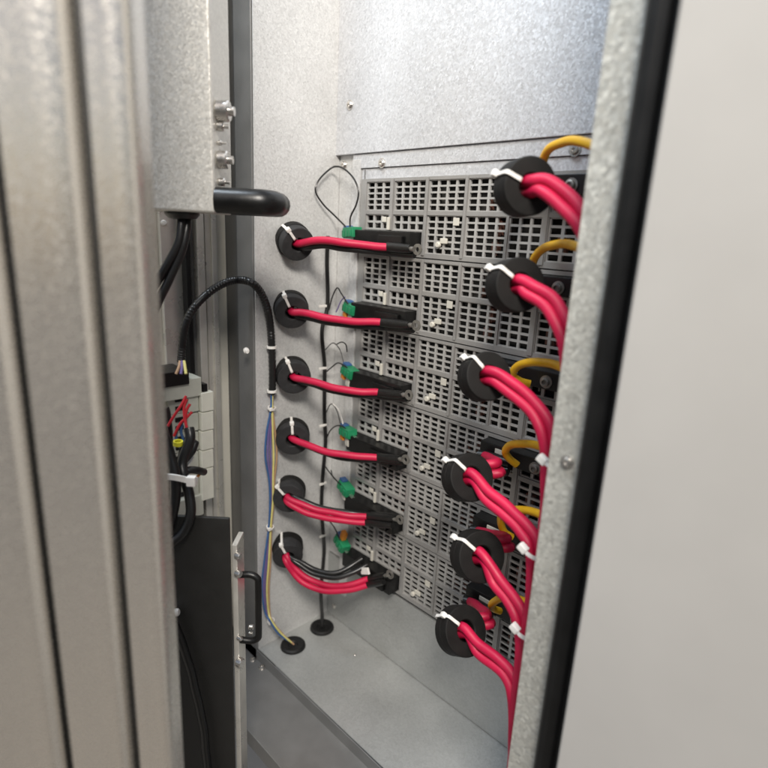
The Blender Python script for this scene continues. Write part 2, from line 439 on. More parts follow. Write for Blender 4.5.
s_.cyl(p, p + UH * .005, .003, 12, bev=.0006); s_.cyl(p - Vector((0, 0, .008)), p - Vector((0, 0, .008)) + UH * .004, .002, 12)
s_.build('bolt', M['steel'], plate)
p = aW(176, 613, WP - .006)
MB().cyl(p - UH * .003, p + UH * .003 + Vector((0, 0, .0012)), .0036, 14, bev=.001).build('tie_head', M['white'], plate)
# sill screws
for i, (px, py) in enumerate(((253, 660), (262, 668))):
    p = aZ(px, py, -.018)
    screw(p, (0, 0, 1), .0035, .004, cab)

# ------------------------------------------------------------------ terminal block strip in the bay
XT = -.035
tb = empty('terminal_strip', aX(180, 500, XT), 'pale terminal block strip with white markers and black top connector in the side bay', 'terminal block')
def yz(px, py, X): 
    p = aX(px, py, X); return p.y, p.z
ysA = [391, 411, 430, 449.6, 468, 500]
for i in range(5):
    y0, z0 = yz(201.5, ysA[i] + 2, XT); y1, _ = yz(213.5, ysA[i] + 2, XT)
    _, z1 = yz(201.5, ysA[i + 1] + 2, XT)
    MB().box((XT - .010, y0, z1 + .0006), (XT, y1, z0 - .0006), .0009).build('marker', M['marker'], tb)
    # body of this block with its wire funnels
    b_ = MB(); ya, _ = yz(172, ysA[i], XT)
    b_.box((XT - .040, ya, z1 + .0003), (XT - .013, y0 + .012, z0 - .0003), .0008)
    b_.box((XT - .013, y0 - .014, z1 + .001), (XT - .006, y0 - .0012, z0 - .001), .0008)
    b_.build('terminal_body', M['term'], tb)
    d_ = MB()
    for q in range(2):
        zc = z0 + (z1 - z0) * (.28 + .44 * q)
        d_.box((XT - .0132, y0 - .028, zc - .0028), (XT - .0105, y0 - .018, zc + .0028), .0006)
    d_.build('wire_opening', M['black'], tb)
y0, z0 = yz(157, 386, XT); y1, z1 = yz(203, 396, XT)
MB().box((XT - .045, y0, z1), (XT - .002, y1, z0 + .002), .0014).build('end_bracket', M['term'], tb)
y0b, z0b = yz(157, 392, XT); y1b, z1b = yz(164, 416, XT)
MB().box((XT - .045, y0b, z1b), (XT - .004, y1b, z0b), .0012).build('end_bracket', M['term'], tb)
y0, z0 = yz(158, 374, XT); y1, z1 = yz(189, 385, XT)
MB().box((XT - .040, y0, z1 + .0015), (XT + .002, y1, z0), .0012).build('plug_connector', M['black'], tb)
y0, z0 = yz(204, 385, XT); y1, z1 = yz(209, 392, XT)
MB().box((XT - .02, y0, z1), (XT - .003, y1, z0), .0008).build('end_stop', M['black'], tb)
y0, z0 = yz(178, 505, XT); y1, z1 = yz(205, 515, XT)
MB().box((XT - .040, y0, z1), (XT - .002, y1, z0 + .003), .0014).build('end_bracket', M['term'], tb)
# DIN rail behind
y0, z0 = yz(168, 376, XT - .04); y1, _ = yz(200, 376, XT - .04)
MB().box((XT - .048, y0, .10), (XT - .041, y1, .80), .0008).build('mounting_rail', M['rail'], tb)

def cable(name, pts, r, m_, label, cat, group=None, n=14, sub=8, ribs=0.0):
    o = MB().tube(pts, r, n, sub, ribs=ribs, wob=.09 if r > .003 and ribs == 0 else 0).build(name, M[m_], None, origin=pts[-1])
    return tag(o, label, cat, group)

# cables of the bay
def pathX(lst, x0, x1):
    n = len(lst); return [aX(px, py, x0 + (x1 - x0) * i / (n - 1)) for i, (px, py) in enumerate(lst)]
def pathW(lst, w0, w1):
    n = len(lst); return [aW(px, py, w0 + (w1 - w0) * i / (n - 1)) for i, (px, py) in enumerate(lst)]
cable('black_cable', pathW([(181, 213), (180.5, 226), (177, 246), (163, 273), (148, 296), (132, 325)], .52, .50), .0038, 'blackcable', 'black cable leaving the box gland nearer the frame, bending left', 'cable', 'cables below the box gland')
cable('black_cable', pathW([(187, 213), (187, 228), (182, 250), (170, 277), (158, 303), (148, 332)], .525, .50), .0038, 'blackcable', 'black cable leaving the box gland, lower of the two bending left', 'cable', 'cables below the box gland')
cable('black_cable', pathW([(150, 395), (159, 420), (170, 455), (176, 480), (174, 508), (165, 537), (150, 555)], .475, .455), .0046, 'blackcable', 'thick black cable crossing the terminal strip, left of the pair in the white tie', 'cable', 'cables in the white tie')
cable('black_cable', pathW([(189, 428), (190, 440), (183, 462), (183, 474), (189, 495), (190, 515), (182, 535), (168, 546)], .49, .455), .0046, 'blackcable', 'thick black cable crossing the terminal strip, right of the pair in the white tie', 'cable', 'cables in the white tie')
cable('black_cable', pathW([(164, 408), (168, 440), (166, 480), (162, 520), (156, 560)], .50, .49), .0046, 'blackcable', 'black cable dropping behind the white tied pair', 'cable')
cable('black_cable', pathW([(152, 405), (160, 428), (164, 462), (161, 500), (158, 545), (150, 580)], .505, .50), .0042, 'blackcable', 'black cable deepest in the bay behind the tied cables', 'cable')
cable('black_cable', pathW([(196, 441), (192, 452), (176, 470), (168, 486), (166, 520), (160, 556)], .492, .47), .0034, 'blackcable', 'slimmer black cable from the third terminal swinging left behind the tie', 'cable')
cable('black_cable', pathW([(173, 618), (178, 632), (186, 655), (196, 690), (205, 740), (212, 810)], .462, .462), .0040, 'blackcable', 'black cable hanging across the foot of the charcoal cover', 'cable')
for i, (lst, mm, lab) in enumerate((
        ([(186, 396), (182, 404), (174, 416), (168, 426)], 'redwire', 'thin red wire leaning left out of the upper terminal'),
        ([(187, 399), (184, 408), (185, 420), (188, 432)], 'redwire', 'thin red wire dropping straight from the upper terminal'),
        ([(190, 404), (186, 412), (186, 425), (189, 438)], 'redwire', 'short red wire touching the black cable sleeve'),
        ([(184, 420), (178, 428), (176, 436), (178, 446)], 'blue', 'dull blue wire curling between the red terminal wires'),
        ([(182, 424), (181, 432), (183, 440), (180, 448)], 'blue', 'short blue wire above the yellow band'),
        ([(192, 412), (186, 418), (180, 424), (174, 436)], 'redwire', 'red wire slanting left below the first terminal'),
        ([(191, 434), (184, 440), (180, 452), (178, 464)], 'blackcable', 'thin black wire from the third terminal down to the tied cables'),
        ([(192, 452), (187, 455), (182, 462), (180, 470)], 'blackcable', 'thin black wire from the fourth terminal to the tied cables'),
        ([(193, 456), (190, 462), (187, 468), (186, 474)], 'white', 'thin white wire end beside the black cable stub'),
        ([(200, 474), (196, 478), (192, 483), (190, 490)], 'orange', 'thin orange wire under the black cable stub'),
        ([(192, 489), (188, 492), (186, 498), (188, 506)], 'blackcable', 'thin black wire from the lowest terminal'),
        ([(180, 361), (179, 367), (176, 374)], 'tan', 'tan wire end entering the black plug connector'),
        ([(182, 361), (182, 367), (181, 374)], 'violet', 'violet wire end entering the black plug connector'),
        ([(184, 361), (185, 367), (186, 374)], 'lemon', 'pale yellow wire end entering the black plug connector'))):
    cable('thin_wire', pathW(lst, .495, .488), .0013, mm, lab, 'wire', None, 10)
t_ = MB(); p = aW(178, 443, .484)
t_.lathe(p - Vector((0, 0, .002)), (0.1, 0, 1), [(.0030, 0), (.0044, 0), (.0044, .004), (.0030, .004)], 18, closed=True)
tag(t_.build('cable_band', M['yellowband'], None, origin=p), 'small yellow band round wires below the red terminal wires', 'band')
t_ = MB(); t_.strap([aW(162, 476.5, .452), aW(172, 477, .450), aW(183, 479, .452), aW(193, 481.5, .456), aW(197, 480, .468)], (0, 0, 1), .0052, .0016)
t_.box((-.004, -.003, -.0045), (.004, .003, .0045), .001, 2, Matrix.Translation(aW(191.5, 481, .453)) @ Matrix(((UH.x, WH.x, 0, 0), (UH.y, WH.y, 0, 0), (0, 0, 1, 0), (0, 0, 0, 1))))
tag(t_.build('cable_tie', M['white'], None, origin=aW(180, 478, .452)), 'wide white cable tie binding the two thick black cables', 'cable tie')
t_ = MB(); t_.tube([aW(182, 472.5, .480), aW(190, 470, .484), aW(198, 470.5, .490), aW(204, 472, .50)], .0035, 12)
tag(t_.build('black_cable', M['blackcable'], None, origin=aW(190, 470, .484)), 'short black cable stub running right above the wide white tie', 'cable')

# corrugated loom arching from the terminal strip to the left wall, then coloured wires down to the floor
loom = pathX([(181, 362), (182, 347), (185.5, 324), (194.6, 307), (209, 292.5), (223.7, 283.5), (238, 280), (251, 282.5), (261, 292.5), (267.5, 309), (270.6, 328), (271.7, 347), (272.5, 372), (272.2, 394)], -.02, .006)
for i in range(len(loom)):
    if i >= 7: loom[i] = aX(*[(251, 282.5), (261, 292.5), (267.5, 309), (270.6, 328), (271.7, 347), (272.5, 372), (272.2, 394)][i - 7], .008)
lo = cable('cable_conduit', loom, .0044, 'blackcable', 'black corrugated conduit arching from terminal strip onto the left wall', 'conduit', None, 14, 12, ribs=.07)
for i, px in enumerate((271.7, 272)):
    p = aX(px, (347, 391)[i], .008)
    MB().lathe(p - Vector((0, 0, .0015)), (0, 0, 1), [(.0046, 0), (.0062, 0), (.0062, .003), (.0046, .003)], 16, closed=True).build('cable_tie', M['white'], lo)
wires = [('violet', 'violet', (0, 0)), ('blue', 'blue', (-2.0, 0)), ('tan', 'tan', (2.4, 0)), ('lemon', 'pale yellow', (1.2, 0)), ('violet', 'dull violet rearmost', (-1.0, 0))]
wp = [(272, 390), (271.7, 408), (270.5, 432), (270.5, 456), (271.5, 480), (271.8, 500), (270, 527), (267.2, 560), (265, 588), (267, 611), (271, 621), (280.5, 634), (291, 646)]
spread = [.4, .35, 1.9, 2.6, 1.2, .9, .6, 1.4, 1.6, 1.1, .5, .9, .4]
for i, (mm, nm, (dx, dy)) in enumerate(wires):
    pts = []
    for q, (px, py) in enumerate(wp):
        zf = max(0, (q - 9) / 3)
        pts.append(aX(px + dx * spread[q], py, .0055 + .0022 * (i % 2) + .022 * zf))
    g_ = aZ(293, 646, 0); pts[-1] = Vector((g_.x + dx * .0008, g_.y, .004))
    cable('thin_wire', pts, .0013, mm, nm + ' wire of the bundle running down the left wall', 'wire', 'wires down the left wall', 8, 6)
for (px, py, lab) in ((271.7, 408, 'small white tie at the top of the coloured wire bundle'), (270, 527, 'small white tie midway down the coloured wire bundle'), (270.7, 620.5, 'small white tie just above the left floor grommet')):
    p = aX(px, py, .0065)
    t_ = MB(); t_.lathe(p - Vector((0, 0, .0013)), (0.25, 0, 1), [(.0040, 0), (.0052, 0), (.0052, .0026), (.0040, .0026)], 16, closed=True)
    t_.box(p + Vector((.003, -.006, -.002)), p + Vector((.006, -.002, .002)), .0005)
    tag(t_.build('cable_tie', M['white'], None, origin=p), lab, 'cable tie')

# ------------------------------------------------------------------ battery modules
PITCH = .08765
ZM0 = .1105            # bottom of the lowest module
HM = .0863
MX = .2055
mod = empty('battery_module', (MX, 0, ZM0), '', 'battery module', 'stacked grey modules')
def zl(v): return .0868 - v * .0868 / .089
WIN = []   # windows: x0, x1, top, bottom, columns, rows
cols = [(.0565, .0950, 3), (.1030, .1487, 4), (.1550, .2027, 4), (.2083, .2560, 4), (.2606, .2950, 3), (.3040, .3450, 3)]
for i, (a, b, n) in enumerate(cols):
    if i < 2: WIN += [(a - .001, b + .0008, .0040, .0372, n, 5), (a - .001, b + .0008, .0418, .0592, n, 2)]
    elif i < 4: WIN += [(a - .001, b + .0008, .0040, .0372, n, 5), (a - .001, b + .0008, .0418, .0840, n, 6)]
    else: WIN += [(a - .001, b + .0008, .0255, .0372, n, 1), (a - .001, b + .0008, .0418, .0830, n, 5)]
rec = [(.0535, .1480, .0606, .0840), (.2612, .3480, .0045, .0235)]
xs = sorted({.0460 - MX, .3540 - MX} | {round(v - MX, 6) for w in WIN for v in w[:2]} | {round(v - MX, 6) for w in rec for v in w[:2]})
zs = sorted({0.0, HM} | {round(zl(v), 6) for w in WIN for v in w[2:4]} | {round(zl(v), 6) for w in rec for v in w[2:4]})
def solid(i, j):
    cx = (xs[i] + xs[i + 1]) / 2 + MX; cz = (zs[j] + zs[j + 1]) / 2
    for w in WIN + rec:
        if w[0] < cx < w[1] and zl(w[3]) < cz < zl(w[2]): return False
    return True
MB().perf(xs, zs, solid, -.0030, .004).build('housing', M['plastic'], mod, local=True)
# raised ribs on the housing dividers
for (a, b, t, bt) in ((.0962, .1012, .001, .0600), (.1500, .1540, .001, .0865), (.2038, .2072, .001, .0865), (.2966, .3020, .0245, .0865)):
    MB().box((a - MX, -.0044, zl(bt)), (b - MX, -.0031, zl(t)), .0005).build('rib', M['plastic'], mod, local=True)
for (x0, x1, t, bt, n, r) in WIN:
    gx = [x0 - MX]; p = (x1 - x0) / n
    for k in range(n): gx += [x0 - MX + p * k + p * .115, x0 - MX + p * k + p * .885]
    gx.append(x1 - MX)
    gz = [zl(bt)]; q = (zl(t) - zl(bt)) / r
    for k in range(r): gz += [zl(bt) + q * k + q * .15, zl(bt) + q * k + q * .85]
    gz.append(zl(t))
    MB().perf(gx, gz, lambda i, j: not (i % 2 == 1 and j % 2 == 1), -.0012, .0012).build('vent_grille', M['grille'], mod, local=True)
MB().box((.0465 - MX, .0085, .001), (.3535 - MX, .0100, HM - .001)).build('inner_wall', M['inside'], mod, local=True)
for k in range(24):
    x = random.choice((.060, .088, .112, .135, .165, .180, .215, .235, .270, .312, .330)) - MX + random.uniform(-.006, .006)
    z = random.uniform(.008, .066); w = random.uniform(.003, .011); h_ = random.uniform(.006, .016)
    if x + w > .148: w = .148 - x
    bd = MB(); y_ = random.uniform(.0030, .0050)
    bd.box((x, y_, z), (x + w, .0083, z + h_)); bd.box((x + w * .4, y_ + .0004, z - .004), (x + w * .6, .0082, z + h_ + .003))
    bd.build('circuit_part', M[random.choice(('board', 'board', 'plastic', 'copper'))], mod, local=True)
for (x, t, w, h_) in ((.0835, .0445, .0070, .0062), (.1905, .0440, .0078, .0082)):
    MB().box((x - MX, -.0026, zl(t + h_)), (x + w - MX, -.0013, zl(t)), .0004).build('label', M['label'], mod, local=True)
la = MB(); la.cyl((.1735 - MX, -.0016, zl(.0735)), (.1735 - MX, -.0060, zl(.0735)), .0032, 14, bev=.0008)
la.box((.1755 - MX, -.0040, zl(.0720)), (.1850 - MX, -.0016, zl(.0660)), .0008)
la.build('latch', M['label'], mod, local=True)
la = MB(); la.box((.0962 - MX, -.0075, zl(.0600)), (.1000 - MX, -.0046, zl(.0450)), .0008); la.build('latch', M['label'], mod, local=True)
# black terminal housings, left foot and right head
t1 = MB(); t1.box((.0535 - MX, -.0205, zl(.0832)), (.1470 - MX, .004, zl(.0612)), .0012)
t1.box((.1000 - MX, -.0245, zl(.0805)), (.1380 - MX, -.0206, zl(.0660)), .001)
t1.build('terminal_housing', M['black'], mod, local=True)
t2 = MB(); t2.box((.2625 - MX, -.0185, zl(.0230)), (.3460 - MX, .004, zl(.0052)), .0012)
t2.build('terminal_housing', M['black'], mod, local=True)
for (x, zz, y) in ((.3290, .0150, -.0186),):
    b_ = MB(); p = Vector((x - MX, y, zl(zz)))
    b_.lathe(p, (0, -1, 0), [(0, 0), (.0062, 0), (.0062, .0012), (.0044, .0014), (.0042, .0045), (.0030, .0050), (.0022, .0050), (.0020, .0030), (0, .0030)], 18)
    b_.build('terminal_bolt', M['dullsteel'], mod, local=True)
lb = MB(); lb.box((.2820 - MX, -.0200, zl(.0135)), (.2980 - MX, -.0187, zl(.0085)), .0004); lb.build('label', M['label'], mod, local=True)

def copy_tree(o, parent=None):
    c = o.copy(); COL.objects.link(c)
    if parent is not None: c.parent = parent
    for ch in list(o.children): copy_tree(ch, c)
    return c
mods = []
for i in range(6):
    o = mod if i == 0 else copy_tree(mod)
    o.location = (MX, 0, ZM0 + PITCH * i); mods.append(o)
for i, o in enumerate(mods[::-1]):
    o['label'] = ('topmost grey slotted battery module, directly under the bare metal header', 'grey slotted battery module, second from the top of the stack',
                  'grey slotted battery module, third from the top of the stack', 'grey slotted battery module, fourth from the top of the stack',
                  'grey slotted battery module, fifth from the top of the stack', 'lowest grey slotted battery module, just above the plain base panel')[i]

# ------------------------------------------------------------------ ferrite rings
def ferrite(front, back, r, hole, tie_dir, m_face, label, group, head_back=.001, rear=None):
    ax = (front - back); L = ax.length; ax.normalize()
    root = empty('ferrite_ring', back, label, 'ferrite ring', group)
    c = .0016
    MB().lathe(back, ax, [(hole, 0), (r - c, 0), (r, c), (r, L * .49), (r - .0006, L * .5), (r, L * .51), (r, L - c), (r - c * .3, L - c * .3), (r - c, L), (hole + .001, L), (hole, L - .001)], 40, closed=True).build('ring', m_face, root)
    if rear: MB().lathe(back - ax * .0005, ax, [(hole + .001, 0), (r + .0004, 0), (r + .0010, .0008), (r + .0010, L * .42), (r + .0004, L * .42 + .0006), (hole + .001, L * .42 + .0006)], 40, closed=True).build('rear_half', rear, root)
    d = (tie_dir - ax * tie_dir.dot(ax)).normalized(); w = ax.cross(d)
    P = [front + d * (hole - .0012) - ax * .006, front + d * (hole + .0006) + ax * .0010, front + d * ((hole + r) / 2) + ax * .0012, front + d * (r - .0012) + ax * .0011,
         front + d * (r + .0009) - ax * .0008, front + d * (r + .0010) - ax * (L * .5), front + d * (r + .0009) - ax * (L - .0008), back + d * (r - .001) - ax * .0012, back + d * (hole - .0002) - ax * .001]
    t = MB().strap(P, w, .0030, .0010, 4).build('cable_tie', M['white'], root)
    hp = front + d * (r + .0020) - ax * head_back
    hb = MB(); fm = Matrix((( d.x, w.x, ax.x, hp.x), (d.y, w.y, ax.y, hp.y), (d.z, w.z, ax.z, hp.z), (0, 0, 0, 1)))
    hb.box((-.0018, -.0028, -.0030), (.0030, .0028, .0030), .0011, 2, fm)
    hb.build('tie_head', M['white'], t)
    return root, ax

def on_plane(px, py, p0, n):
    r = ray(px, py); t = (p0 - CAM).dot(n) / r.dot(n); return CAM + r * t

def far_on_ray(px, py, p0, L):
    r = ray(px, py).normalized(); o = CAM - p0
    b = o.dot(r); c = o.dot(o) - L * L; q = b * b - c
    return CAM + r * (-b + math.sqrt(max(q, 0)))
# left: rings on the left wall   (front centre px, back centre px, radius px, tie head px)
LF = [((298.5, 245.0), (291.5, 238.5), 17.2, (284, 223.5)), ((292.3, 313), (290.3, 306.5), 17.2, (283, 292.6)), ((294.5, 378.5), (291.5, 372), 17.0, (286.5, 358.7)),
      ((292.8, 440.5), (292.0, 432.5), 16.8, (292, 425.5)), ((288.4, 499.0), (290.0, 489), 15.6, (278, 487.6)), ((287.9, 557.2), (287.5, 543.5), 15.0, (278.8, 541))]
Lring = []
for i, (fc, bc, rp, hd) in enumerate(LF):
    L_ = .022 if i < 4 else .027
    for k in range(200):
        front = aX(*fc, .008 + k * .0002); back = far_on_ray(*bc, front, L_)
        if back.x > .0035: break
    r = rp * depth(front) / F
    n = (front - back).normalized()
    td = on_plane(*hd, front, n) - front
    root, ax = ferrite(front, back, r, r * .40, td, M['ferrite'], 'dark grey ferrite ring on the left wall, ' + ORD[i], 'ferrite rings on the left wall', rear=M['ferrite_dark'])
    Lring.append((front, back, ax, r))

# right: rings hanging in front of the modules
RF = [((531.0, 186), 29.0, (496, 179), -.105), ((521.0, 284.5), 27.5, (491, 274), -.105), ((489.5, 376), 25.0, (461, 360), -.100), ((472.5, 477), 24.5, (447, 463), -.098),
      ((482.5, 557), 26.0, (459, 541), -.100), ((466.5, 631.0), 24.5, (451, 615), -.100)]
BOFF = [(-13, 3), (-13, 2), (-11, 2), (-11, 1), (-11, -3), (-12, -1)]       # how far the back face shows left of the front one
RIM = [(506, 171), (503, 269), (474, 357.5), (456, 461), (468, 544), (449, 617)]
Rring = []
for i, (fc, rp, hd, Y) in enumerate(RF):
    front = aY(*fc, Y); r = rp * depth(front) / F
    back = far_on_ray(fc[0] + BOFF[i][0], fc[1] + BOFF[i][1], front, .021)
    ax = (front - back).normalized()
    td = on_plane(*RIM[i], front, ax) - front
    ferrite(front, back, r, r * .42, td, M['ferrite_dark'], 'black ferrite ring hanging before the modules, ' + ORD[i], 'ferrite rings on the right', .017 if i < 5 else .006)
    Rring.append((front, back, ax, r))

# ------------------------------------------------------------------ left power cables
YT = -.0275
LC = [[(318, 241), (340, 243.5), (362, 246), (389, 248)],
      [(303, 313.5), (325, 318.5), (352, 322), (383, 323.5)],
      [(308, 381), (332, 388), (357, 392), (380, 393.5)],
      [(308, 445.5), (330, 453), (355, 457), (379, 458)],
      [(302, 505), (320, 512), (345, 516.5), (369, 518)],
      [(296, 569), (309, 580), (328, 586.5), (350, 586), (371, 580)]]
ends = [(411, 250), (410, 326), (403, 395.5), (400, 460), (395, 521), (386, 577)]
def left_cable(i, off, m_, rr, label, name='power_cable', sleeve=True, pts_px=None, lug=True):
    front, back, ax, r = Lring[i]
    px = pts_px or LC[i]
    ys0 = front.y
    n = len(px); pts = [back + off * .6 - ax * .004 + Vector((-.004, 0, 0)), back + off * .7, front + off * .8 - ax * .002]
    for k, (x, y) in enumerate(px):
        f_ = (k + 1) / n
        pts.append(aY(x, y, front.y * (1 - f_) + YT * f_ - .010 * math.sin(math.pi * f_)) + off)
    o = cable(name, pts, rr, m_, label, 'power cable', 'power cables on the left', 16, 8)
    if sleeve:
        e = aY(*ends[i], YT) + off; s0 = pts[-1]; d = (e - s0).normalized()
        MB().tube([s0 - d * .002, s0.lerp(e, .4), s0.lerp(e, .75), e], rr * 1.16, 16, 4, rfun=lambda t: 1 - .28 * max(0, t - .45)).build('heat_shrink', M['black'], o)
        if m_ != 'red' or not lug: return o
        lg = MB(); lg.tube([e - d * .002, e + d * .005], rr * .62, 14, 2)
        lg.lathe(e + d * .009 + Vector((0, .002, 0)), (0, -1, 0), [(.0026, 0), (.0060, 0), (.0060, .0016), (.0026, .0016)], 18, closed=True)
        lg.build('cable_lug', M['dullsteel'], o)
    return o
for i in range(6):
    rr = .0044 if i < 4 else .0040
    o0 = Vector((0, -.0008, .0012)) if i < 5 else Vector((0, -.001, .0030))
    if i in (4, 5): o0 = Vector((0, -.002, .0030))
    left_cable(i, o0, 'red', rr, 'red cable through the ' + ORD[i] + ' left wall ring' + (', upper of two' if i in (4, 5) else ''))
    if i in (4, 5):
        left_cable(i, Vector((.001, -.005, -.0040)), 'red', rr, 'red cable through the ' + ORD[i] + ' left wall ring, lower of two', lug=False)
    if i < 5:
        left_cable(i, Vector((0, .0062, -.0052 if i < 4 else .003)), 'blackcable', .0036, 'black cable tucked behind the red one at the ' + ORD[i] + ' left ring', 'black_cable', True)
for q, lst in enumerate(([(299, 563), (313, 571), (331, 574.5), (347, 569), (361, 560)], [(300, 567), (315, 576), (334, 579), (351, 574), (366, 566)])):
    left_cable(5, Vector((0, .002, .001)), 'blackcable', .0034, 'black cable arching above the lowest red pair, ' + ('upper' if q == 0 else 'lower') + ' of the two', 'black_cable', False, lst)
p = aY(365, 571, -.034)
tag(MB().box((-.008, -.0015, -.0045), (.008, .0015, .0045), .0008, 2, Matrix.Translation(p) @ Matrix.Rotation(-.45, 4, 'Y')).build('cable_label', M['white'], None, origin=p), 'white tag on the lowest black cables by the terminal housing', 'label')

# ------------------------------------------------------------------ right power cables (pairs), yellow cables
RC = [[(543, 185), (560, 196), (576, 213), (590, 236), (600, 270)],
      [(530, 290), (548, 302), (560, 319), (569, 342), (575, 380)],
      [(502, 381), (522, 396), (539, 416), (549, 440), (552, 480), (548, 540), (541, 610), (534, 680), (528, 760)],
      [(486, 494), (506, 511), (524, 529), (535, 551), (535, 600), (529, 660), (525, 720), (520, 800)],
      [(495, 580), (511, 599), (521, 617), (525, 640), (523, 672), (520, 720), (516, 810)],
      [(478, 648), (496, 662), (508, 675), (516, 694), (518, 725), (514, 820)]]
RT = [(.268, .6128), (.268, .5251), (.268, .4371), (.268, .3510), (.268, .2640), (.268, .1760)]
for i in range(6):
    front, back, ax, r = Rring[i]
    side = Vector((0, 0, 1)) - ax * ax.z; side.normalize()
    lat = ax.cross(side)
    for s in (1, -1):
        off = side * (.0043 * s) + lat * (.0012 * s)
        n = len(RC[i]); tp = Vector((RT[i][0] + .006, -.026, RT[i][1] + .0045 * s))
        pts = [tp + Vector((.010, .0, 0)), tp, back - ax * .003 + off + Vector((.022, .030, .010)), back - ax * .009 + off + Vector((.006, .012, .006)), back + off, front + off * .9]
        for k, (x, y) in enumerate(RC[i]):
            f_ = (k + 1) / n
            a_ = aY(x, y, front.y + (-.112 - front.y) * min(1, f_ * 1.4))
            b_ = aY(RC[i][min(k + 1, n - 1)][0], RC[i][min(k + 1, n - 1)][1], a_.y); c_ = aY(RC[i][max(k - 1, 0)][0], RC[i][max(k - 1, 0)][1], a_.y)
            tg = (b_ - c_).normalized(); pn = tg.cross(Vector((.5, -.8, .2))).normalized()
            if pn.z < 0: pn = -pn
            if tg.z < -.9 and pn.x < 0: pn = -pn
            pts.append(a_ + pn * (.0045 * s) + Vector((0, -.0012 * s, 0)))
        if i < 3:
            fp_ = RF[i][0]; hid = aY(fp_[0] - 4, fp_[1], -.024); tp = hid + off
            pts = [hid + off + Vector((.004, .004, 0)), hid + off, back - ax * .012 + off] + pts[4:]
        o = cable('power_cable', pts, .0046, 'red', 'red power cable out of the ' + ORD[i] + ' right ring, ' + ('upper' if s == 1 else 'lower') + ' of its pair', 'power cable', 'power cables on the right', 16, 8)
        if i >= 3: MB().tube([tp + Vector((.028, .004, 0)), tp + Vector((.014, .001, 0)), tp + Vector((.002, 0, 0)), tp + Vector((-.006, -.003, -.0006))], .0056, 14, 4).build('heat_shrink', M['black'], o)
YC = [[(541, 172), (543, 160), (549, 150), (560, 143), (574, 140.5), (592, 145), (606, 154)],
      [(531, 268), (536, 256), (544, 248), (554, 244.5), (566, 244), (580, 248), (594, 257)],
      [(530, 384), (520, 381), (513, 375), (518, 366.5), (532, 362), (548, 363), (562, 367), (577, 375)],
      [(517, 465), (509, 459), (505.5, 452), (510, 446), (520, 443.5), (531, 444), (545, 448), (558, 455)],
      [(512, 537), (504.5, 532), (500.5, 524), (501, 516.5), (507, 511), (516, 509.5), (528, 510.5), (540, 515), (550, 522)],
      [(500, 611), (493, 608), (491.5, 604), (497, 600), (508, 597.5), (524, 601), (536, 608)]]
for i, lst in enumerate(YC):
    n = len(lst)
    pts = [aY(x, y, -.032 - .050 * (k / (n - 1))) for k, (x, y) in enumerate(lst)]
    cable('yellow_cable', pts, .0037, 'yellow', 'yellow cable looping beside the ' + ORD[i] + ' right ring', 'cable', 'yellow cables', 14, 8)
# cable ties on the vertical red bundle by the post
for i, (px, py, lab) in enumerate(((542.5, 459.5, 'white tie head on the red bundle by the post, above the pillar screw level'), (523, 548, 'white tie head on the red bundle by the post, middle one'), (515, 628, 'white tie head on the red bundle by the post, lowest'))):
    p = aY(px, py, -.124); t_ = MB()
    t_.box((-.0040, -.003, -.0030), (.0040, .003, .0030), .001, 2, Matrix.Translation(p) @ Matrix.Rotation(.5, 4, 'Y'))
    t_.strap([p, p + Vector((.006, -.002, -.002)), p + Vector((.013, .001, -.005))], (0, .2, 1), .003, .001)
    tag(t_.build('cable_tie', M['white'], None, origin=p), lab, 'cable tie')

# ------------------------------------------------------------------ sense wiring beside the stack: loom, loop, green plugs
lm = [(328, 236), (327, 261), (327.5, 305), (322, 331), (324.5, 364), (324.5, 385), (324.5, 417), (325.5, 443), (322.5, 480), (321.5, 509), (323, 530), (324, 553), (321, 590), (322, 615)]
pts = [aX(px, py, .014 + (.008 if k > 11 else 0)) for k, (px, py) in enumerate(lm)]
g_ = aZ(322, 628, 0); pts.append(Vector((g_.x, g_.y, .002)))
sl = cable('sense_loom', pts, .0026, 'blackcable', 'slim black wiring loom hanging down the corner into the right floor grommet', 'wiring loom', None, 12, 8)
for py in (306, 368, 425, 483, 535):
    px = 325; p = aX(px - .5, py, .0155)
    MB().box(p + Vector((-.001, -.009, -.0016)), p + Vector((.0015, .003, .0016)), .0005).build('cable_tie', M['white'], sl)
PL = [(352, 233), (352, 309), (350, 372), (348, 432), (346, 488), (342, 543)]
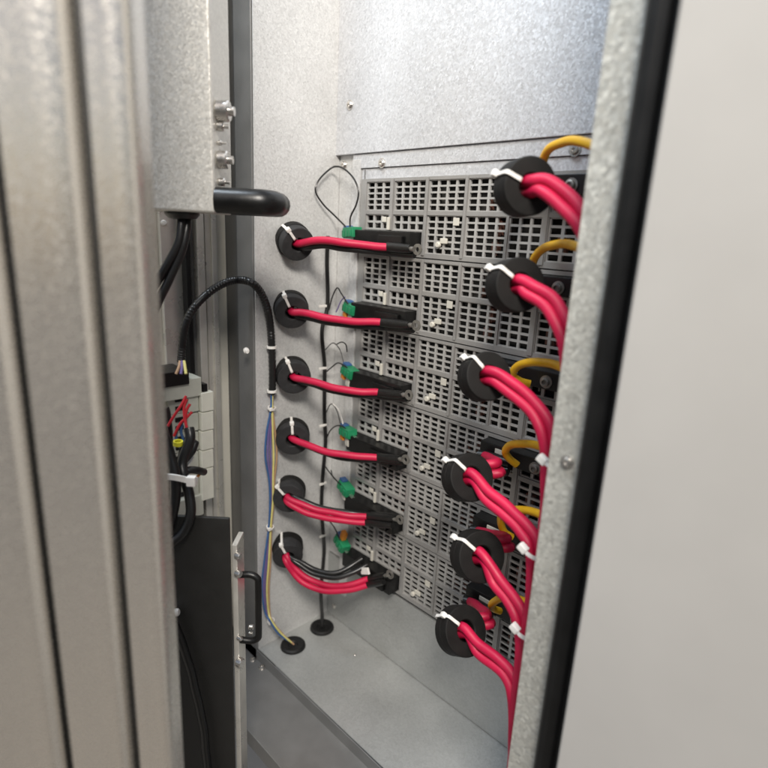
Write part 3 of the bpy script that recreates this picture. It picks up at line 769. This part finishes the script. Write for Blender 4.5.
for i, (px, py) in enumerate(PL):
    p = aY(px, py, -.014)
    rt = empty('green_plug', p, 'green wire plug beside the stack, ' + ORD[i] + ' of six', 'plug', 'green plugs')
    R_ = Matrix.Translation(p) @ Matrix.Scale(1.18, 4) @ Matrix.Rotation((-.08, .12, .15, -.05, .2, .35)[i], 4, 'Y') @ Matrix.Rotation(-.25, 4, 'Z')
    bd = MB(); bd.box((-.0105, -.006, -.0050), (.0115, .006, .0056), .0010, 2, R_)
    for k in range(3): bd.box((-.0095 + .007 * k, -.0074, -.0040), (-.0045 + .007 * k, -.0058, .0030), .0005, 2, R_)
    bd.build('body', M['green'], rt)
    MB().box((-.0125, -.0040, .0020), (-.0040, .0040, .0078), .0010, 2, R_).build('wire_clamp', M['blue'], rt)
    if i in (1, 2, 3): MB().box((-.0105, -.0055, -.0105), (-.0025, .0020, -.0053), .0010, 2, R_).build('release_tab', M['orange'], rt)
    if i == 5: MB().box((-.0060, -.0030, .0054), (.0020, .0030, .0165), .0010, 2, R_).build('release_tab', M['orange'], rt)
    if i not in (0, 5): MB().box((.000, -.0045, -.0150 if i < 4 else -.0115), (.0085, .0030, -.0053), .0010, 2, R_).build('socket', M['label'], rt)
    MB().box((.0105, -.0010, -.0030), (.0175, .0030, -.0012), .0004, 2, R_).build('pin', M['steel'], rt)
# thin wires from the loom to the plugs
lp = [(347, 228), (335, 216), (323, 204), (315.5, 191), (319, 180), (330, 169), (337, 166.5), (345, 169.5), (354, 179), (358.5, 192), (356, 205), (350.5, 217), (350, 228)]
def clear(px, py, Y):
    p = aY(px, py, Y)
    return p if p.x > .008 else aX(px, py, .008)
cable('thin_wire', [clear(x, y, -.016) for x, y in lp], .0011, 'blackcable', 'thin black wire making a wide loop above the topmost green plug', 'wire', None, 8, 8)
W3 = [[(345, 297), (341, 301), (338, 308), (336, 312)], [(347, 352), (346, 345), (342, 342), (337, 344)], [(333, 404), (338, 409), (341, 416), (343, 424)], [(331, 470), (333, 477), (338, 482), (342, 486)], [(329, 512), (331, 520), (336, 530), (339, 538)]]
for i, lst in enumerate(W3):
    cable('thin_wire', [clear(x, y, -.018) for x, y in lst], .0008, ('violet', 'blackcable', 'white', 'blackcable', 'white')[i], 'short loose wire curling by the ' + ORD[i + 1] + ' green plug', 'wire', None, 8, 6)
W2 = [[(329, 310), (332, 298), (337, 288), (341, 293), (346, 301), (349, 305)], [(326, 372), (332, 367), (338, 363), (345, 366), (348, 369)], [(326, 440), (330, 431), (336, 426), (342, 426), (346, 429)],
      [(325, 466), (330, 473), (336, 480), (341, 485)], [(322, 520), (328, 520), (334, 527), (340, 540)]]
for i, lst in enumerate(W2):
    cable('thin_wire', [clear(x, y, -.020) for x, y in lst], .0009, 'blackcable', 'thin black wire into the ' + ORD[i + 1] + ' green plug', 'wire', 'wires to the green plugs', 8, 6)
for i, lst in enumerate(([(325, 350), (333, 343), (340, 350), (344, 364)], [(325, 415), (331, 404), (337, 411), (341, 426)], )):
    cable('thin_wire', [clear(x, y, -.012) for x, y in lst], .0007, 'blackcable', ('stray hair thin wire above the third green plug', 'stray hair thin wire above the fourth green plug')[i], 'wire', None, 8, 6)

# ------------------------------------------------------------------ light: unseen key lamp before the cabinet, second added over the bay, dim surroundings
w = bpy.data.worlds.new('World'); scn.world = w; w.use_nodes = True
nt = w.node_tree; bg = nt.nodes['Background']
sky = nt.nodes.new('ShaderNodeTexSky'); sky.sky_type = 'NISHITA'; sky.sun_disc = False
sky.sun_elevation = math.radians(50); sky.sun_rotation = math.radians(146); sky.dust_density = 2.5
nt.links.new(sky.outputs[0], bg.inputs['Color']); bg.inputs['Strength'].default_value = .05
gm = mat('concrete_paving', (.26, .23, .19), .8, 0, .15, 3)
tag(MB().box((-12, -12, -.62), (12, 12, -.60)).build('ground', gm), kind='structure')
def lamp(name, loc, target, size, power, col):
    ld = bpy.data.lights.new(name, 'AREA'); ld.shape = 'RECTANGLE'; ld.size = size[0]; ld.size_y = size[1]; ld.energy = power; ld.color = col
    o = bpy.data.objects.new(name, ld); COL.objects.link(o); o.location = loc
    o.rotation_euler = (Vector(loc) - Vector(target)).to_track_quat('Z', 'Y').to_euler()
lamp('unseen_lamp', (1.05, -.90, 1.45), (.05, -.12, .5), (.45, .3), 25, (1, .94, .86))  # key light, no fixture seen; set to reach the left wall and frame
lamp('unseen_lamp', (-.12, -.60, 1.60), (-.05, -.28, .4), (.3, .3), 9, (.80, .90, 1))  # fill light added to brighten the side bay; no fixture seen
scn.view_settings.view_transform = 'Standard'; scn.view_settings.look = 'None'
scn.view_settings.exposure = 0.34; scn.view_settings.gamma = 1
